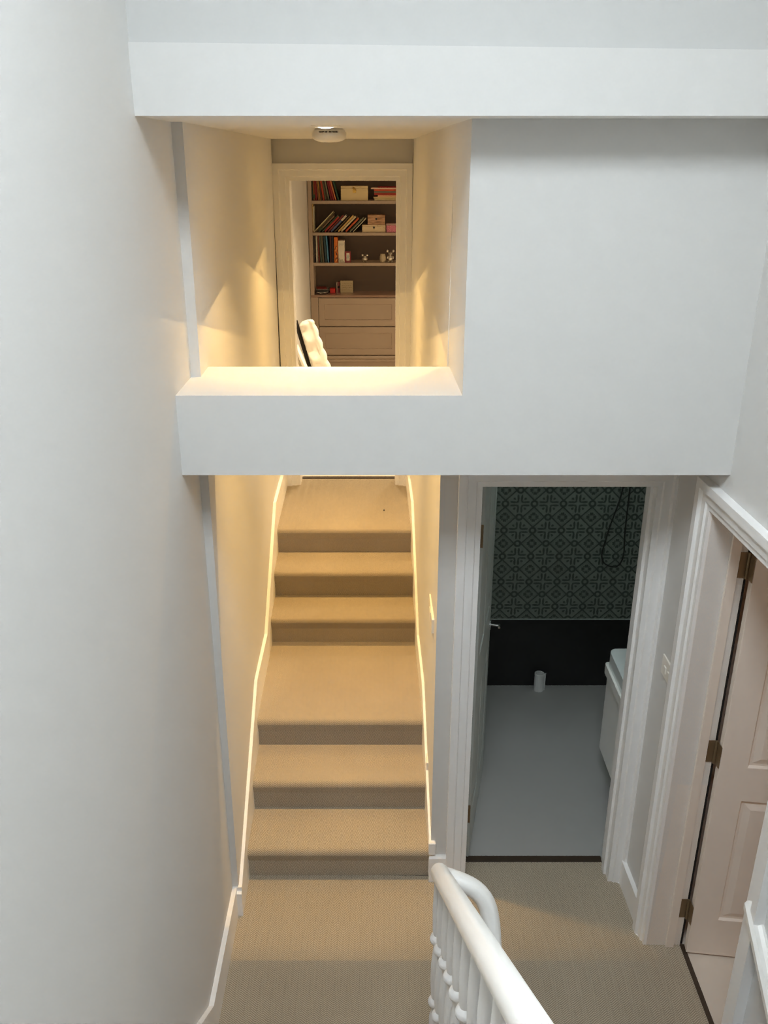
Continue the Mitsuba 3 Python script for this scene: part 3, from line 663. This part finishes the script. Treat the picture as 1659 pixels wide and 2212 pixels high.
m, cc = join_col([(bx(-.385, -.351, YBK + .035, YBK + .037, SHELF[2] + .018, SHELF[2] + .096), (222, 216, 200)), (bx(-.374, -.363, YBK + .0346, YBK + .036, SHELF[2] + .04, SHELF[2] + .075), (150, 166, 170))])
obj('picture', m, 'vcol', fr, color=cc)
# boxes
def lid_box(name, x0, x1, y0, y1, z0, z1, bsdf, seam, label, clasp):
    t = thing(name, label, 'box')
    obj('body', rbx(x0, x1, y0, y1, z0, z0 + (z1 - z0) * seam - .0008, .0015), bsdf, t)
    obj('lid', rbx(x0, x1, y0, y1, z0 + (z1 - z0) * seam, z1, .0015), bsdf, t)
    xc = (x0 + x1) / 2
    if clasp == 'gold':
        q = cat(rbx(xc - .017, xc + .017, y0 - .003, y0 + .001, z1 - .062, z1 - .030, .001), tube([(xc - .012, y0 - .006, z1 - .012), (xc, y0 - .009, z1 - .028), (xc + .012, y0 - .006, z1 - .045)], .008, 10))
        obj('clasp', q, 'gold', t, smooth=40, label='gold clasp')
    else:
        zc_ = z0 + (z1 - z0) * clasp
        q = cat(rbx(xc - .009, xc + .009, y0 - .002, y0 + .001, zc_ - .006, zc_ + .008, .001), rbx(xc - .004, xc + .004, y0 - .0025, y0 + .001, zc_ - .012, zc_ - .004, .001))
        obj('lock_plate', q, 'near_black', t, label='dark lock plate')
    return t
lid_box('lidded_box', -.430, -.160, YBK + .03, YBK + .19, SHELF[0] + .0003, SHELF[0] + .1355, 'cream_box', .86, 'cream box with a gold clasp on the top shelf', 'gold')
def wood(p, n, uv):
    g = fbm(p.x * 18, p.y * 10, p.z * 90, 3)
    return mix((.52, .31, .18), (.30, .15, .07), smoothstep(.35, .75, g))
mat('pine', proc(wood), .5)
def paint_worn(p, n, uv):
    g = fbm(p.x * 40, p.y * 40, p.z * 40, 3)
    return mix((.72, .58, .38), (.42, .29, .15), smoothstep(.62, .8, g))
mat('worn_cream', proc(paint_worn), .55)
lid_box('keepsake_box', -.221, .016, YBK + .03, YBK + .20, SHELF[1] + .0003, SHELF[1] + .071, 'worn_cream', .80, 'low cream keepsake box under the wooden one on the second shelf', .66)
lid_box('keepsake_box', -.165, .010, YBK + .04, YBK + .18, SHELF[1] + .0717, SHELF[1] + .1665, 'pine', .70, 'small wooden keepsake box on top of the cream one', .60)
pk = thing('pink_box', 'pink glittery box at the right end of the second shelf', 'box')
def pink(p, n, uv):
    c = smoothstep(.22, .10, mikit.voronoi(p.x * 60, p.z * 60)[0])
    return mix((.62, .16, .24), (.90, .62, .66), c)
mat('pink_print', proc(pink), .35)
obj('body', rbx(.024, .150, YBK + .03, YBK + .13, SHELF[1] + .0003, SHELF[1] + .066, .002), 'pink_print', pk)
mat('pink_lid', (176, 142, 140), .4)
obj('lid', rbx(.022, .152, YBK + .028, YBK + .132, SHELF[1] + .0664, SHELF[1] + .084, .002), 'pink_lid', pk)
# ornaments
def ell(c, r, sub=2):
    m = trimesh.creation.icosphere(subdivisions=sub); m.apply_scale(r); m.apply_translation(c); return m
def ornament(name, label, x, h, parts, bsdf, y=YBK + .06):
    U = None
    for c, r in parts:
        M = man(ell((c[0] * h, c[1] * h, c[2] * h), (r[0] * h, r[1] * h, r[2] * h))); U = M if U is None else U + M
    m = unman(U); m.apply_translation((x, y, SHELF[2] + .0005 - m.bounds[0][2])); return solo(name, m, bsdf, label, 'ornament', smooth=50)
ornament('silver_ornament', 'small round silver animal ornament with two shiny ears on the third shelf', -.196, .079,
         [((0, 0, .38), (.42, .36, .33)), ((0, -.10, .64), (.26, .26, .24)), ((-.30, 0, .86), (.16, .10, .16)), ((.30, 0, .86), (.16, .10, .16)), ((-.2, -.1, .05), (.11, .14, .08)), ((.2, -.1, .05), (.11, .14, .08)), ((0, -.33, .60), (.1, .1, .08))], 'silver')
gl = lathe([(0, 0), (.26, 0), (.30, .03), (.36, .2), (.40, .45), (.36, .72), (.28, .86), (.30, .95), (.24, .97), (.20, .88), (0, .84)], 36)
th_ = np.arctan2(gl.vertices[:, 1], gl.vertices[:, 0]); k_ = 1 + .06 * np.cos(9 * th_)
gl.vertices[:, 0] *= k_; gl.vertices[:, 1] *= k_; gl.apply_scale(.085); gl.apply_translation((-.012, YBK + .065, SHELF[2] + .0005))
solo('glass_pot', gl, 'plain_glass', 'rounded golden glass pot between the two silver ornaments', 'pot', smooth=50)
ornament('silver_ornament', 'seated silver bear ornament at the right end of the third shelf', .066, .128,
         [((0, 0, .30), (.24, .2, .28)), ((0, -.04, .66), (.20, .18, .18)), ((-.24, 0, .86), (.10, .06, .12)), ((.24, 0, .86), (.10, .06, .12)), ((0, -.2, .62), (.08, .08, .07)), ((-.15, -.16, .07), (.09, .16, .08)), ((.15, -.16, .07), (.09, .16, .08)), ((-.22, -.06, .36), (.07, .08, .14)), ((.22, -.06, .36), (.07, .08, .14))], 'silver')
# counter things
zc = ZCT + .0004
MAG = [(-.712, .10, .012, (40, 38, 36), 'black'), (-.706, .100, .010, (150, 150, 148), 'silver-grey'), (-.708, .105, .012, (46, 44, 42), 'charcoal'), (-.712, .112, .010, (110, 108, 104), 'grey'), (-.700, .085, .008, (130, 50, 44), 'dull red')]
for i, (x, w, t, c, nm) in enumerate(MAG):
    m, cc = join_col([(rbx(0, w + .02, 0, .16, 0, t, .001), c)])
    m.apply_transform(trimesh.transformations.rotation_matrix((.06 * (i - 2)), (0, 0, 1)))
    m.apply_translation((x, YBK + .09 - m.bounds[0][1], zc)); zc += t + .0004
    solo('magazine', m, 'vcol', f'{nm} flat magazine, {ORD[i]} from the bottom of the pile on the counter', 'magazine', 'pile of magazines on the counter', color=cc)
dish = tube(smooth_path([(-.700, YBK + .05, .012), (-.68, YBK + .035, .022), (-.65, YBK + .04, .014), (-.62, YBK + .03, .024), (-.600, YBK + .05, .012), (-.64, YBK + .07, .012), (-.69, YBK + .07, .012)], 60), .007, 10)
dish.apply_translation((0, 0, ZCT + .0004 - dish.bounds[0][2]))
solo('metal_chain', dish, 'chrome', 'shiny silver loop of chain in front of the magazine pile on the counter', 'chain', smooth=True)
mat('red_gloss', (206, 34, 26), .3)
rb = unman(man(rbx(-.568, -.512, YBK + .12, YBK + .20, ZCT + .0004, ZCT + .05, .004)))
solo('red_tin', rb, 'red_gloss', 'small red tin beside the magazine pile on the counter', 'tin')
m, cc = book_mesh(.012, .104, .08, (196, 178, 168)); m.apply_translation((-.500, YBK + .16, ZCT + .0004))
solo('card', m, 'vcol', 'narrow pale upright booklet behind the red tin', 'booklet', color=cc)
mat('maroon', (112, 44, 46), .4)
mr = thing('ribbon_box', 'slim maroon upright box with a dark knob on the counter', 'box')
obj('body', rbx(-.486, -.466, YBK + .15, YBK + .2, ZCT + .0004, ZCT + .112, .001), 'maroon', mr)
obj('knob', ell((-.476, YBK + .145, ZCT + .062), (.011, .009, .011)), 'near_black', mr, smooth=True)
cd = thing('framed_card', 'small cream card with faint handwriting propped on the counter', 'card')
mat('card_cream', (190, 174, 140), .6)
cdm = move(rbx(0, .133, 0, .006, 0, .122, .001), -6, (1, 0, 0), (-.459, YBK + .17, ZCT + .001))
obj('board', cdm, 'card_cream', cd)
lines = []
for r in range(4):
    for s in range(5):
        x0 = -.444 + .022 * s + .004 * (r % 2); z0 = ZCT + .03 + .021 * r
        pth = [(x0 + q * .016, YBK + .1695 + .105 * (z0 - ZCT) * 1 - .0005, z0 + .004 * math.sin(q * 9 + s * 1.7 + r)) for q in np.linspace(0, 1, 7)]
        lines.append(tube(pth, .0010, 5))
mat('ink', (142, 128, 100), .7)
obj('handwriting', cat(*lines), 'ink', cd, label='faint grey script')

# ---------------------------------------------------------------- white things leaning in the bedroom
def padded():
    """tall white padded slab, tapering upwards, dimpled in front and scalloped along one edge"""
    NA, NW = 72, 140; V, F = [], []
    for j in range(NW):
        w = j / (NW - 1)
        a0, b0 = .090 - .026 * w, .052
        cap = math.sqrt(max(1 - max(0, (w - .955) / .045) ** 2, 0)) * (1 if w < 1 else 0)
        for k in range(NA):
            t = 2 * math.pi * k / NA; c, q = math.cos(t), math.sin(t)
            x = math.copysign(abs(c) ** .45, c) * a0; y = math.copysign(abs(q) ** .55, q) * b0
            if c > 0: x += .0125 * c * abs(math.sin(w * math.pi * 8.5)) - .004 * c
            fr = max(-q, 0)
            y += fr * (.020 * math.exp(-((x + .03) / .035) ** 2) * math.cos(w * 2 * math.pi * 5.5) + .018 * math.exp(-((x - .025) / .018) ** 2) * (1 + .5 * math.cos(w * 2 * math.pi * 4 + 1)))
            V.append((x * cap, y * cap, w * .925))
    for j in range(NW - 1):
        for k in range(NA):
            q = (k + 1) % NA; F += [(j * NA + k, j * NA + q, (j + 1) * NA + q), (j * NA + k, (j + 1) * NA + q, (j + 1) * NA + k)]
    for k in range(1, NA - 1): F.append((0, k + 1, k))
    return trimesh.Trimesh(np.array(V), np.array(F), process=False)
def lean(m, tilt, x, y):
    m = m.copy(); m.apply_transform(trimesh.transformations.rotation_matrix(math.radians(-tilt), (0, 1, 0)))
    m.apply_translation((x, y, LAND + .003 - m.bounds[0][2])); return m
cu = thing('padded_panel', 'white padded panel with a scalloped edge leaning in the bedroom', 'panel')
obj('padding', lean(padded(), 16.5, -.405, 7.47), 'cushion_white', cu, smooth=60)
obj('backing', lean(rbx(-.010, .010, -.05, .06, 0, .925, .002), 15.0, -.515, 7.50), 'near_black', cu, label='dark backing')
for x, y, tl, hh, lab in ((-.515, 7.30, 20, .735, 'white board leaning on the bedroom wall, nearest the door casing'), (-.452, 7.30, 21.5, .775, 'white board leaning on the bedroom wall, next to the padded panel')):
    b_ = thing('leaning_board', lab, 'board', 'white boards leaning on the bedroom wall')
    obj('edge_frame', lean(unman(man(rbx(-.008, .008, -.07, .07, 0, hh, .001)) - man(bx(.002, .02, -.06, .06, .012, hh - .012))), tl, x, y), 'cushion_white', b_)
    obj('face', lean(bx(-.0015, .0025, -.0605, .0605, .0122, hh - .0122), tl, x + .0035, y), 'card_cream', b_)
# speck on the upper landing
sp = ell((.0, 5.42, LAND + .003), (.006, .008, .004)); solo('dark_speck', sp, 'near_black', 'tiny dark speck on the carpet of the upper landing', 'speck', smooth=True)
